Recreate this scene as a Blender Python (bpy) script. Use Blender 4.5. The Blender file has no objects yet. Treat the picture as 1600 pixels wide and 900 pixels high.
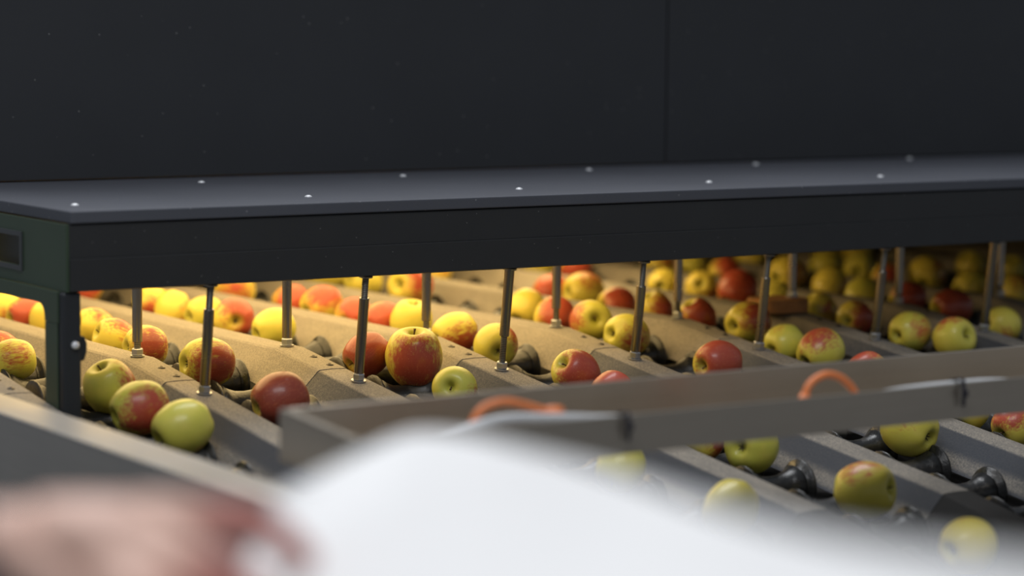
import bpy, bmesh, math, random
from mathutils import Vector, Matrix

# ---------------------------------------------------------------- camera, world, lights, exposure
scene = bpy.context.scene
COL = scene.collection
CR = Vector((0.832401, -0.554092, 0.009534))
CU = Vector((0.049218, 0.091053, 0.994629))
CF = Vector((0.551984, 0.827461, -0.103064))
cam_d = bpy.data.cameras.new('camera')
cam = bpy.data.objects.new('camera', cam_d)
COL.objects.link(cam)
cam.matrix_world = Matrix(((CR.x, CU.x, -CF.x, -1.207184), (CR.y, CU.y, -CF.y, -3.036885),
                           (CR.z, CU.z, -CF.z, 0.442181), (0, 0, 0, 1)))
cam_d.sensor_width = 36.0
cam_d.lens = 3947.6 * 36.0 / 1600.0
cam_d.clip_start = 0.05
cam_d.dof.use_dof = True
cam_d.dof.focus_distance = 3.38
cam_d.dof.aperture_fstop = 2.0
cam_d.dof.aperture_blades = 9
scene.camera = cam

world = bpy.data.worlds.new('world')
scene.world = world
world.use_nodes = True
bg = world.node_tree.nodes['Background']
bg.inputs[0].default_value = (0.80, 0.88, 1.0, 1)
bg.inputs[1].default_value = 0.235


def area(name, loc, target, sx, sy, power, color, spread=180):
    d = bpy.data.lights.new(name, 'AREA')
    d.shape = 'RECTANGLE'
    d.size, d.size_y = sx, sy
    d.energy = power
    d.color = color
    d.spread = math.radians(spread)
    o = bpy.data.objects.new(name, d)
    o.location = loc
    o.rotation_euler = (Vector(target) - Vector(loc)).to_track_quat('-Z', 'Y').to_euler()
    COL.objects.link(o)
    return o


# hall ceiling lights (cool white), warm lamp under the machine's hood, added warm fill
area('hall_ceiling_light', (0.7, 1.1, 3.2), (0.0, -0.9, 0), 2.8, 1.4, 105, (0.95, 0.97, 1.0))
area('aisle_ceiling_light', (-0.9, -2.2, 2.9), (-0.5, -1.4, 0), 2.2, 1.2, 54, (0.97, 0.98, 1.0))
area('hood_lamp', (0.53, 0.33, 0.194), (0.53, 0.33, -1), 0.94, 0.92, 11.0, (1.0, 0.70, 0.30))
area('warm_fill_light', (1.25, 0.62, 0.194), (1.25, 0.62, -1), 0.25, 0.35, 2.2, (1.0, 0.70, 0.30))  # unseen fill added to brighten the apples at the back right

vs = scene.view_settings
vs.view_transform = 'Standard'
vs.look = 'None'
vs.exposure = 0.0
vs.gamma = 1.0
vs.use_curve_mapping = False

P = 0.225                      # lane pitch
TAU = math.radians(7.332)      # slope of the near part of the lanes
TT = math.tan(TAU)


def zlane(y):
    return 0.0 if y > 0 else y * TT


# ---------------------------------------------------------------- material helpers
MATS = {}


class NT:
    def __init__(self, name):
        m = bpy.data.materials.new(name)
        m.use_nodes = True
        self.m = m
        self.t = m.node_tree
        self.b = self.t.nodes['Principled BSDF']
        MATS[name] = m

    def n(self, typ, **kw):
        nd = self.t.nodes.new(typ)
        for k, v in kw.items():
            setattr(nd, k, v)
        return nd

    def l(self, a, b):
        self.t.links.new(a, b)

    def val(self, sock, v):
        if hasattr(v, 'is_linked') or hasattr(v, 'links'):
            self.l(v, sock)
        else:
            sock.default_value = v

    def math(self, op, a, b=0.0, c=0.0, clamp=False):
        nd = self.n('ShaderNodeMath', operation=op)
        nd.use_clamp = clamp
        self.val(nd.inputs[0], a)
        self.val(nd.inputs[1], b)
        if op in ('MULTIPLY_ADD', 'SMOOTH_MIN'):
            self.val(nd.inputs[2], c)
        return nd.outputs[0]

    def sstep(self, v, lo, hi):
        nd = self.n('ShaderNodeMapRange', interpolation_type='SMOOTHSTEP')
        self.val(nd.inputs[0], v)
        nd.inputs[1].default_value = lo
        nd.inputs[2].default_value = hi
        return nd.outputs[0]

    def mix(self, fac, a, b):
        nd = self.n('ShaderNodeMix', data_type='RGBA')
        self.val(nd.inputs[0], fac)
        self.val(nd.inputs[6], a)
        self.val(nd.inputs[7], b)
        return nd.outputs[2]

    def noise(self, vec, scale, detail=3.0, rough=0.55):
        nd = self.n('ShaderNodeTexNoise')
        nd.inputs['Scale'].default_value = scale
        nd.inputs['Detail'].default_value = detail
        nd.inputs['Roughness'].default_value = rough
        if vec is not None:
            self.l(vec, nd.inputs['Vector'])
        return nd.outputs[0]

    def coord(self, kind='Object'):
        return self.n('ShaderNodeTexCoord').outputs[kind]

    def pos(self):
        return self.n('ShaderNodeNewGeometry').outputs['Position']

    def mapping(self, vec, scale):
        nd = self.n('ShaderNodeMapping')
        nd.inputs['Scale'].default_value = scale
        self.l(vec, nd.inputs['Vector'])
        return nd.outputs[0]

    def bump(self, h, strength, dist):
        nd = self.n('ShaderNodeBump')
        nd.inputs['Strength'].default_value = strength
        nd.inputs['Distance'].default_value = dist
        self.l(h, nd.inputs['Height'])
        self.l(nd.outputs[0], self.b.inputs['Normal'])

    def set(self, **kw):
        for k, v in kw.items():
            self.val(self.b.inputs[k.replace('_', ' ')], v)


def rgb(r, g, b):
    return (r, g, b, 1.0)


def simple(name, col, rough=0.5, metal=0.0, nscale=60, namt=0.25, bump=0.0, speck=0.0, speck_scale=160):
    k = NT(name)
    p = k.pos()
    nz = k.noise(p, nscale, 4)
    c2 = tuple(min(1, x * (1 + namt)) for x in col)
    c1 = tuple(x * (1 - namt) for x in col)
    c = k.mix(nz, rgb(*c1), rgb(*c2))
    if speck > 0:
        v = k.n('ShaderNodeTexVoronoi')
        v.inputs['Scale'].default_value = speck_scale
        k.l(p, v.inputs['Vector'])
        sep = k.n('ShaderNodeSeparateColor')
        k.l(v.outputs['Color'], sep.inputs[0])
        sel = k.math('GREATER_THAN', sep.outputs[0], 0.9)
        near = k.math('LESS_THAN', v.outputs['Distance'], 0.10)
        c = k.mix(k.math('MULTIPLY', k.math('MULTIPLY', near, sel), speck), c, rgb(0.35, 0.34, 0.33))
    k.set(Base_Color=c, Roughness=rough, Metallic=metal)
    if bump > 0:
        k.bump(k.noise(p, nscale * 4, 3), bump, 0.002)
    return k.m


# ---------------------------------------------------------------- materials
simple('black_panel', (0.028, 0.030, 0.034), 0.55, 0, 8, 0.12, speck=0.5, speck_scale=90)
simple('beam_black', (0.023, 0.024, 0.0255), 0.5, 0, 14, 0.15, speck=0.4, speck_scale=130)
simple('green_paint', (0.038, 0.064, 0.036), 0.5, 0, 20, 0.12)
simple('green_trim', (0.05, 0.055, 0.058), 0.5, 0, 20, 0.12)
simple('leg_dark', (0.020, 0.023, 0.027), 0.5, 0, 20, 0.12)
simple('dark_inside', (0.03, 0.026, 0.022), 0.8, 0, 10, 0.3)
simple('screw_silver', (0.85, 0.86, 0.88), 0.35, 0.2, 90, 0.1)
simple('rivet_dark', (0.07, 0.06, 0.05), 0.45, 0.5, 200, 0.3)
simple('wood_block', (0.36, 0.16, 0.05), 0.75, 0, 70, 0.35, 0.4)
simple('orange_plastic', (0.78, 0.22, 0.06), 0.45, 0, 50, 0.12)
simple('cable_grey', (0.50, 0.51, 0.52), 0.45, 0, 40, 0.12)
simple('tie_black', (0.02, 0.018, 0.025), 0.5, 0, 60, 0.2)
simple('floor_concrete', (0.12, 0.12, 0.12), 0.8, 0, 6, 0.25)
simple('white_sheet', (0.77, 0.767, 0.765), 0.65, 0, 6, 0.02)
simple('sleeve_blue', (0.05, 0.055, 0.085), 0.85, 0, 120, 0.25, 0.3)
simple('stem_brown', (0.10, 0.055, 0.02), 0.7, 0, 200, 0.4)
simple('calyx_brown', (0.06, 0.045, 0.02), 0.8, 0, 300, 0.4)


def shelf_mat():
    k = NT('shelf_rubber')
    p = k.pos()
    ch = k.n('ShaderNodeTexChecker')
    ch.inputs['Scale'].default_value = 260
    k.l(p, ch.inputs['Vector'])
    nz = k.noise(p, 5, 4)
    c = k.mix(nz, rgb(0.062, 0.066, 0.081), rgb(0.088, 0.094, 0.113))
    v = k.n('ShaderNodeTexVoronoi')
    v.inputs['Scale'].default_value = 60
    k.l(p, v.inputs['Vector'])
    c = k.mix(k.math('MULTIPLY', k.math('LESS_THAN', v.outputs['Distance'], 0.06), 0.5), c, rgb(0.4, 0.4, 0.42))
    k.set(Base_Color=c, Roughness=0.62)
    k.bump(ch.outputs['Fac'], 0.35, 0.0008)


shelf_mat()


def steel(name, col, rough, scale=(3, 60, 60), metal=0.9):
    k = NT(name)
    p = k.pos()
    nz = k.noise(k.mapping(p, scale), 4, 5, 0.6)
    n2 = k.noise(p, 9, 3)
    c1 = tuple(x * 0.72 for x in col)
    c = k.mix(k.math('MULTIPLY_ADD', nz, 0.5, k.math('MULTIPLY', n2, 0.5)), rgb(*c1), rgb(*col))
    k.set(Base_Color=c, Metallic=metal, Roughness=k.math('MULTIPLY_ADD', n2, 0.2, rough - 0.1))


steel('tray_steel', (0.52, 0.45, 0.365), 0.36, (2, 40, 40), 0.8)
steel('rail_steel', (0.47, 0.44, 0.40), 0.42, (40, 2, 40), 0.6)
steel('rod_steel', (0.34, 0.31, 0.27), 0.27, (60, 60, 5), 1.0)
steel('nut_steel', (0.55, 0.56, 0.58), 0.30, (40, 40, 40), 0.85)


def thread_mat():
    k = NT('rod_thread')
    p = k.coord('Object')
    w = k.n('ShaderNodeTexWave', bands_direction='Z')
    w.inputs['Scale'].default_value = 130
    k.l(p, w.inputs['Vector'])
    k.set(Base_Color=k.mix(w.outputs['Fac'], rgb(0.12, 0.115, 0.105), rgb(0.36, 0.34, 0.30)), Metallic=0.85, Roughness=0.38)
    k.bump(w.outputs['Fac'], 0.6, 0.0012)


thread_mat()


def ridge_mat(name, clean):
    """dusty plastic lane cover: u runs across the profile, v is the length along the lane in metres"""
    k = NT(name)
    uv = k.n('ShaderNodeUVMap').outputs[0]
    sep = k.n('ShaderNodeSeparateXYZ')
    k.l(uv, sep.inputs[0])
    u = sep.outputs[0]
    v = sep.outputs[1]
    p = k.pos()
    fine = k.noise(p, 420, 2, 0.7)
    mid = k.noise(k.mapping(p, (60, 14, 60)), 1.0, 4, 0.6)
    # distance from the crest centre 0..1
    a = k.math('MULTIPLY', k.math('ABSOLUTE', k.math('SUBTRACT', u, 0.5)), 2.0)
    top = k.math('SUBTRACT', 1.0, k.sstep(a, 0.26, 0.34))
    low = k.math('MULTIPLY', k.math('MULTIPLY', k.sstep(a, 0.56, 0.74), k.math('SUBTRACT', 1.0, k.sstep(a, 0.86, 1.0))), 0.75)
    band = k.math('MAXIMUM', top, low)
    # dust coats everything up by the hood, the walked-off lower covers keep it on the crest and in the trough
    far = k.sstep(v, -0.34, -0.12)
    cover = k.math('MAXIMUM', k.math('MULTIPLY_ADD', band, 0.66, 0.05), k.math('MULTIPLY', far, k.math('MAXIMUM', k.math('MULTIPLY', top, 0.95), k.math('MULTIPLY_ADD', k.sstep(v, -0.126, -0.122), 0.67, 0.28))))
    grit = k.math('MULTIPLY_ADD', fine, 3.2, -0.75)
    grit = k.math('MULTIPLY_ADD', k.math('SUBTRACT', mid, 0.5), 0.9, grit)
    g = k.math('MULTIPLY', cover, grit)
    g = k.math('MAXIMUM', g, k.math('SUBTRACT', cover, 0.30))
    g = k.math('ADD', g, 0.0, clamp=True)
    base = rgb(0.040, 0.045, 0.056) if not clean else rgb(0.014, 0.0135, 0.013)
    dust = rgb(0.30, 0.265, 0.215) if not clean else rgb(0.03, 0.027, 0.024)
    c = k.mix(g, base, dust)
    k.set(Base_Color=c, Roughness=0.78)
    k.b.inputs['Specular IOR Level'].default_value = 0.22
    k.bump(fine, 0.25, 0.0008)


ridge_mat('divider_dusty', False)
ridge_mat('divider_clean', True)


def rubber_mat():
    k = NT('roller_rubber')
    p = k.pos()
    nz = k.noise(p, 150, 4, 0.6)
    n2 = k.noise(p, 35, 3, 0.6)
    c = k.mix(k.sstep(n2, 0.5, 0.75), rgb(0.013, 0.013, 0.0125), rgb(0.055, 0.050, 0.042))
    k.set(Base_Color=c, Roughness=k.math('MULTIPLY_ADD', n2, 0.4, 0.14))
    k.bump(nz, 0.4, 0.002)


rubber_mat()


def apple_mat():
    """skin: ground colour yellow to green, streaky red blush around the local x axis; amounts come from the object colour"""
    k = NT('apple_skin')
    p = k.coord('Object')
    info = k.n('ShaderNodeObjectInfo')
    col = k.n('ShaderNodeSeparateColor')
    k.l(info.outputs['Color'], col.inputs[0])
    blush, green, dark = col.outputs[0], col.outputs[1], col.outputs[2]
    rnd = info.outputs['Random']
    nrm = k.n('ShaderNodeVectorMath', operation='NORMALIZE')
    k.l(p, nrm.inputs[0])
    off = k.n('ShaderNodeVectorMath', operation='ADD')
    k.l(nrm.outputs[0], off.inputs[0])
    cmb = k.n('ShaderNodeCombineXYZ')
    k.l(k.math('MULTIPLY', rnd, 37.0), cmb.inputs[0])
    k.l(k.math('MULTIPLY', rnd, 91.0), cmb.inputs[2])
    k.l(cmb.outputs[0], off.inputs[1])
    q = off.outputs[0]
    sep = k.n('ShaderNodeSeparateXYZ')
    k.l(nrm.outputs[0], sep.inputs[0])
    streak = k.noise(k.mapping(q, (11, 11, 1.6)), 1.0, 4, 0.65)
    blot = k.noise(q, 2.2, 3, 0.5)
    thr = k.math('MULTIPLY_ADD', blush, -1.85, 1.22)
    s = k.math('SUBTRACT', sep.outputs[0], thr)
    s = k.math('MULTIPLY_ADD', k.math('SUBTRACT', streak, 0.5), 1.5, s)
    s = k.math('MULTIPLY_ADD', k.math('SUBTRACT', blot, 0.5), 1.0, s)
    m = k.sstep(s, -0.28, 0.42)
    ground = k.mix(green, rgb(0.76, 0.59, 0.09), rgb(0.48, 0.505, 0.075))
    ground = k.mix(k.math('MULTIPLY', k.sstep(blot, 0.4, 0.7), 0.35), ground, rgb(0.72, 0.58, 0.12))
    red = k.mix(dark, rgb(0.50, 0.055, 0.042), rgb(0.13, 0.008, 0.014))
    red = k.mix(k.math('MULTIPLY', k.sstep(streak, 0.48, 0.75), 0.40), red, rgb(0.52, 0.13, 0.06))
    c = k.mix(k.math('MULTIPLY', m, 0.95), ground, red)
    # russet green stem and calyx hollows
    sp = k.n('ShaderNodeSeparateXYZ')
    k.l(p, sp.inputs[0])
    rr = k.math('SQRT', k.math('ADD', k.math('POWER', sp.outputs[0], 2.0), k.math('POWER', sp.outputs[1], 2.0)))
    hol = k.math('SUBTRACT', 1.0, k.sstep(rr, 0.16, 0.52))
    c = k.mix(k.math('MULTIPLY', hol, 0.65), c, rgb(0.42, 0.40, 0.05))
    # lenticels
    v = k.n('ShaderNodeTexVoronoi')
    v.inputs['Scale'].default_value = 11
    k.l(q, v.inputs['Vector'])
    c = k.mix(k.math('MULTIPLY', k.math('LESS_THAN', v.outputs['Distance'], 0.12), 0.35), c, rgb(0.75, 0.62, 0.30))
    k.set(Base_Color=c, Roughness=0.38)
    k.b.inputs['Specular IOR Level'].default_value = 0.32
    k.b.inputs['Subsurface Weight'].default_value = 0.0
    k.b.inputs['Coat Weight'].default_value = 0.18
    k.b.inputs['Coat Roughness'].default_value = 0.10


apple_mat()


def skin_mat():
    k = NT('hand_skin')
    p = k.pos()
    n1 = k.noise(p, 45, 3)
    c = k.mix(n1, rgb(0.62, 0.38, 0.30), rgb(0.72, 0.49, 0.40))
    at = k.n('ShaderNodeAttribute', attribute_name='finger')
    c = k.mix(at.outputs['Fac'], c, rgb(0.42, 0.14, 0.12))
    k.b.inputs['Specular IOR Level'].default_value = 0.25
    k.set(Base_Color=c, Roughness=0.5)


skin_mat()

# ---------------------------------------------------------------- object helpers


def tag(o, label=None, cat=None, group=None, kind=None):
    if label:
        o['label'] = label
    if cat:
        o['category'] = cat
    if group:
        o['group'] = group
    if kind:
        o['kind'] = kind
    return o


def empty(name, loc, label, cat, group=None, kind=None):
    o = bpy.data.objects.new(name, None)
    o.empty_display_size = 0.05
    COL.objects.link(o)
    o.location = loc
    return tag(o, label, cat, group, kind)


def link(name, me, parent=None, loc=None, rot=None):
    """link a mesh given in world coordinates (or local ones plus loc/rot); the parent's own transform is undone"""
    o = bpy.data.objects.new(name, me)
    COL.objects.link(o)
    m = Matrix.Identity(4)
    if loc is not None:
        m = Matrix.Translation(loc)
    if rot is not None:
        m = m @ rot.to_4x4()
    o.matrix_world = m
    if parent is not None:
        o.parent = parent
        pm = parent_world(parent)
        o.matrix_parent_inverse = Matrix.Identity(4)
        o.matrix_basis = pm.inverted() @ m
    return o


def parent_world(o):
    m = Matrix.LocRotScale(o.location, o.rotation_euler.to_quaternion() if o.rotation_mode == 'XYZ' else o.rotation_quaternion, o.scale)
    if o.parent:
        return parent_world(o.parent) @ m
    return m


def mesh(name, bm, mat, smooth=False):
    me = bpy.data.meshes.new(name)
    bmesh.ops.recalc_face_normals(bm, faces=bm.faces)
    bm.to_mesh(me)
    bm.free()
    me.materials.append(MATS[mat])
    if smooth:
        me.polygons.foreach_set('use_smooth', [True] * len(me.polygons))
    return me


def box_bm(x0, x1, y0, y1, z0, z1, bev=0.0, bm=None):
    b = bmesh.new()
    vs_ = [b.verts.new((x, y, z)) for x in (x0, x1) for y in (y0, y1) for z in (z0, z1)]
    for f in ((0, 1, 3, 2), (4, 6, 7, 5), (0, 4, 5, 1), (2, 3, 7, 6), (0, 2, 6, 4), (1, 5, 7, 3)):
        b.faces.new([vs_[i] for i in f])
    if bev > 0:
        bmesh.ops.bevel(b, geom=list(b.edges), offset=bev, segments=2, affect='EDGES', profile=0.5)
    if bm is not None:
        tmp = bpy.data.meshes.new('tmp')
        b.to_mesh(tmp)
        b.free()
        bm.from_mesh(tmp)
        bpy.data.meshes.remove(tmp)
        return bm
    return b


def box(name, ext, mat, parent=None, bev=0.0):
    return link(name, mesh(name, box_bm(*ext, bev=bev), mat), parent)


def prism(name, pts, axis, a0, a1, mat, parent=None, bev=0.0):
    """closed 2D outline extruded along an axis: axis 'x' takes (y,z), 'y' takes (x,z), 'z' takes (x,y)"""
    b = bmesh.new()

    def co(p, a):
        return {'x': (a, p[0], p[1]), 'y': (p[0], a, p[1]), 'z': (p[0], p[1], a)}[axis]
    v0 = [b.verts.new(co(p, a0)) for p in pts]
    v1 = [b.verts.new(co(p, a1)) for p in pts]
    n = len(pts)
    b.faces.new(v0)
    b.faces.new(v1[::-1])
    for i in range(n):
        b.faces.new((v0[i], v1[i], v1[(i + 1) % n], v0[(i + 1) % n]))
    if bev > 0:
        bmesh.ops.bevel(b, geom=list(b.edges), offset=bev, segments=2, affect='EDGES', profile=0.5)
    return link(name, mesh(name, b, mat), parent)


def lathe_bm(prof, seg=24, axis='z', hexa=False):
    b = bmesh.new()
    rings = []
    for r, z in prof:
        if r < 1e-6:
            rings.append([b.verts.new((0, 0, z))])
        else:
            rings.append([b.verts.new((r * math.cos(2 * math.pi * i / seg), r * math.sin(2 * math.pi * i / seg), z)) for i in range(seg)])
    for A_, B_ in zip(rings, rings[1:]):
        for i in range(seg):
            j = (i + 1) % seg
            if len(A_) == 1 and len(B_) == 1:
                continue
            if len(A_) == 1:
                b.faces.new((A_[0], B_[i], B_[j]))
            elif len(B_) == 1:
                b.faces.new((A_[i], B_[0], A_[j]))
            else:
                b.faces.new((A_[i], B_[i], B_[j], A_[j]))
    if axis == 'x':
        bmesh.ops.rotate(b, verts=b.verts, cent=(0, 0, 0), matrix=Matrix.Rotation(math.pi / 2, 3, 'Y'))
    return b


def tube_bm(pts, rad, seg=10, caps=True):
    b = bmesh.new()
    pts = [Vector(p) for p in pts]
    rings = []
    up = Vector((0, 0, 1))
    for i, p in enumerate(pts):
        d = (pts[min(i + 1, len(pts) - 1)] - pts[max(i - 1, 0)]).normalized()
        u = up if abs(d.dot(up)) < 0.95 else Vector((0, 1, 0))
        a = d.cross(u).normalized()
        c = a.cross(d).normalized()
        r = rad[i] if isinstance(rad, (list, tuple)) else rad
        rings.append([b.verts.new(p + a * r * math.cos(2 * math.pi * k / seg) + c * r * math.sin(2 * math.pi * k / seg)) for k in range(seg)])
    for A_, B_ in zip(rings, rings[1:]):
        for k in range(seg):
            b.faces.new((A_[k], A_[(k + 1) % seg], B_[(k + 1) % seg], B_[k]))
    if caps:
        b.faces.new(rings[0][::-1])
        b.faces.new(rings[-1])
    return b


def smooth_path(pts, n=8):
    pts = [Vector(p) for p in pts]
    out = []
    for i in range(len(pts) - 1):
        p0 = pts[max(i - 1, 0)]
        p1, p2 = pts[i], pts[i + 1]
        p3 = pts[min(i + 2, len(pts) - 1)]
        for k in range(n):
            t = k / n
            out.append(0.5 * ((2 * p1) + (p2 - p0) * t + (2 * p0 - 5 * p1 + 4 * p2 - p3) * t * t + (3 * p1 - p0 - 3 * p2 + p3) * t ** 3))
    out.append(pts[-1])
    return out

# ---------------------------------------------------------------- floor
tag(box('floor', (-4, 6, -5, 4, -0.95, -0.9), 'floor_concrete'), 'grey concrete floor under the sorting machine', 'floor', kind='structure')

# ---------------------------------------------------------------- housing: tall black panels behind the shelf, closed tunnel behind
HX0, HX1 = 0.031, 2.95
hs = empty('machine_housing', (1.3, 0.34, 0.2165), 'tall matt black housing of two flat panels rising behind the shelf', 'housing')
for x0, x1 in ((HX0, 1.3435), (1.3465, HX1)):
    box('front_panel', (x0, x1, 0.33, 0.345, 0.2170, 1.15), 'black_panel', hs, 0.0012)
box('backing_strip', (1.30, 1.39, 0.3455, 0.36, 0.22, 1.14), 'leg_dark', hs)
box('side_panel', (HX0, HX0 + 0.015, 0.3455, 1.30, 0.105, 1.15), 'green_paint', hs, 0.001)
box('side_panel', (HX1 - 0.015, HX1, 0.3455, 1.30, -0.25, 1.15), 'black_panel', hs, 0.001)
box('back_panel', (HX0, HX1, 1.3005, 1.315, -0.25, 1.15), 'dark_inside', hs)
box('roof_panel', (HX0, HX1, 0.33, 1.315, 1.1505, 1.165), 'black_panel', hs)
box('inner_roof', (HX0 + 0.016, HX1 - 0.016, 0.3605, 1.30, 0.2005, 0.2015), 'dark_inside', hs)

# ---------------------------------------------------------------- frame: shelf plate with screws, fascia, end panel, leg
fr = empty('shelf_beam_unit', (0.036, -0.19, -0.08), 'black shelf beam with screwed rubber top, green end panel and single leg', 'frame')
FX0 = 0.031
shelf = box('shelf_plate', (FX0 + 0.001, HX1, -0.222, 0.3295, 0.2005, 0.2155), 'shelf_rubber', fr, 0.0015)
scr = lathe_bm([(0, 0.0024), (0.002, 0.0023), (0.0042, 0.0014), (0.0052, 0.0), (0.0052, -0.002), (0, -0.002)], 14)
scr_me = mesh('screw', scr, 'screw_silver', True)
for x, y in ((0.079, -0.128), (0.416, -0.117), (0.757, -0.108), (1.101, -0.098), (1.438, -0.098), (1.78, -0.10),
             (0.426, 0.215), (0.769, 0.225), (1.124, 0.240), (1.481, 0.260), (1.854, 0.29)):
    link('screw', scr_me, shelf, (x, y, 0.2157))
prism('upper_fascia', [(-0.219, 0.1585), (-0.219, 0.1985), (-0.217, 0.2003), (-0.214, 0.2003), (-0.214, 0.1585)], 'x', FX0, HX1, 'beam_black', fr)
prism('lower_fascia', [(-0.2205, 0.1185), (-0.2205, 0.1570), (-0.2195, 0.1580), (-0.214, 0.1580), (-0.214, 0.1225), (-0.170, 0.1225), (-0.170, 0.1195), (-0.2170, 0.1172)],
      'x', FX0, HX1, 'beam_black', fr)
box('fascia_light_stop', (FX0 + 0.001, HX1, -0.2138, -0.2110, 0.1240, 0.2000), 'beam_black', fr)  # unseen strip added to stop lamp light leaking through the fascia seam
# end panel facing left, with a rectangular opening and a lower rail
b = bmesh.new()
outer = [(-0.2185, 0.1175), (-0.2185, 0.1995), (0.329, 0.1995), (0.329, 0.1175)]
inner = [(-0.080, 0.1385), (-0.080, 0.1755), (0.055, 0.1755), (0.055, 0.1385)]
for xx in (FX0 - 0.004, FX0):
    vo = [b.verts.new((xx, *p)) for p in outer]
    vi = [b.verts.new((xx, *p)) for p in inner]
    for i in range(4):
        b.faces.new((vo[i], vo[(i + 1) % 4], vi[(i + 1) % 4], vi[i]))
vv = list(b.verts)
for base in (0, 4):
    for i in range(4):
        b.faces.new((vv[base + i], vv[base + (i + 1) % 4], vv[8 + base + (i + 1) % 4], vv[8 + base + i]))
ep = link('end_panel', mesh('end_panel', b, 'green_paint'), fr)
b = bmesh.new()
o2 = [(-0.086, 0.1325), (-0.086, 0.1815), (0.061, 0.1815), (0.061, 0.1325)]
for xx in (FX0 - 0.0062, FX0 - 0.0041):
    vo = [b.verts.new((xx, *p)) for p in o2]
    vi = [b.verts.new((xx, *p)) for p in inner]
    for i in range(4):
        b.faces.new((vo[i], vo[(i + 1) % 4], vi[(i + 1) % 4], vi[i]))
vv = list(b.verts)
for base in (0, 4):
    for i in range(4):
        b.faces.new((vv[base + i], vv[base + (i + 1) % 4], vv[8 + base + (i + 1) % 4], vv[8 + base + i]))
link('window_rim', mesh('window_rim', b, 'green_trim'), ep)
box('window_back', (FX0 + 0.018, FX0 + 0.022, -0.10, 0.07, 0.125, 0.19), 'green_trim', ep)
# lower side rail running back from the leg, with a rounded inner corner
arc = [(-0.165 + 0.0 + 0.018 - 0.018 * math.cos(a), 0.082 + 0.018 * math.sin(a)) for a in [math.pi / 2 * i / 6 for i in range(7)]]
prism('side_rail', [(-0.204, 0.1168), (0.329, 0.1168), (0.329, 0.100)] + arc[::-1] + [(-0.165, 0.0785), (-0.204, 0.0785)], 'x', 0.0215, FX0 - 0.001, 'green_paint', fr)
leg = box('leg', (0.0235, 0.0475, -0.216, -0.165, -0.06, 0.1165), 'leg_dark', fr, 0.003)
box('leg_cover', (0.0215, 0.0233, -0.2025, -0.1655, -0.06, 0.0780), 'green_paint', leg, 0.0006)
prism('lug', [(0.0477, 0.030), (0.0477, 0.063), (0.056, 0.061), (0.0595, 0.053), (0.0595, 0.042), (0.056, 0.032)], 'y', -0.205, -0.199, 'leg_dark', leg, 0.001)
blt = lathe_bm([(0, 0.005), (0.003, 0.0048), (0.0048, 0.003), (0.0052, 0.0), (0, 0.0)], 14)
link('bolt', mesh('bolt', blt, 'screw_silver', True), leg, (0.0385, -0.2162, 0.0525), Matrix.Rotation(math.pi / 2, 3, 'X'))

# ---------------------------------------------------------------- lane dividers (hat-shaped dusty covers)
Y_FAR, Y_SEAM, Y_END, Y_CL = 1.295, -0.124, -0.846, -1.30
TC = math.tan(math.radians(11.0))
HALF_T, HALF_B, DROP, TH = 0.0215, 0.0625, 0.041, 0.002
PROF = [(-HALF_B, -DROP), (-0.045, -DROP * 0.57), (-HALF_T - 0.0018, -0.0018), (-HALF_T + 0.0018, 0.0), (0, 0.0008),
        (HALF_T - 0.0018, 0.0), (HALF_T + 0.0018, -0.0018), (0.045, -DROP * 0.57), (HALF_B, -DROP)]
U = [0, 0.18, 0.34, 0.37, 0.5, 0.63, 0.66, 0.82, 1]


def zridge(y):
    if y > 0:
        return 0.0
    if y > Y_END:
        return y * TT
    return Y_END * TT + (y - Y_END) * TC


def divider_mesh(name, ys, mat, lift=0.0):
    b = bmesh.new()
    uvl = b.loops.layers.uv.new('UVMap')
    n = len(PROF)
    out, inn = [], []
    for y in ys:
        z = zridge(y) + lift
        out.append([b.verts.new((x, y, z + h)) for x, h in PROF])
        inn.append([b.verts.new((x * 0.955, y, z + h - TH)) for x, h in PROF])
    fs = []
    for i in range(len(ys) - 1):
        for j in range(n - 1):
            f = b.faces.new((out[i][j], out[i][j + 1], out[i + 1][j + 1], out[i + 1][j]))
            for lp, (uu, yy) in zip(f.loops, ((U[j], ys[i]), (U[j + 1], ys[i]), (U[j + 1], ys[i + 1]), (U[j], ys[i + 1]))):
                lp[uvl].uv = (uu, yy)
            b.faces.new((inn[i][j], inn[i + 1][j], inn[i + 1][j + 1], inn[i][j + 1]))
        for j in (0, n - 1):
            b.faces.new((out[i][j], out[i + 1][j], inn[i + 1][j], inn[i][j]))
    for i in (0, len(ys) - 1):
        for j in range(n - 1):
            f = b.faces.new((out[i][j], inn[i][j], inn[i][j + 1], out[i][j + 1]))
            for lp in f.loops:
                lp[uvl].uv = (U[j], ys[i])
    return mesh(name, b, mat)


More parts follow.
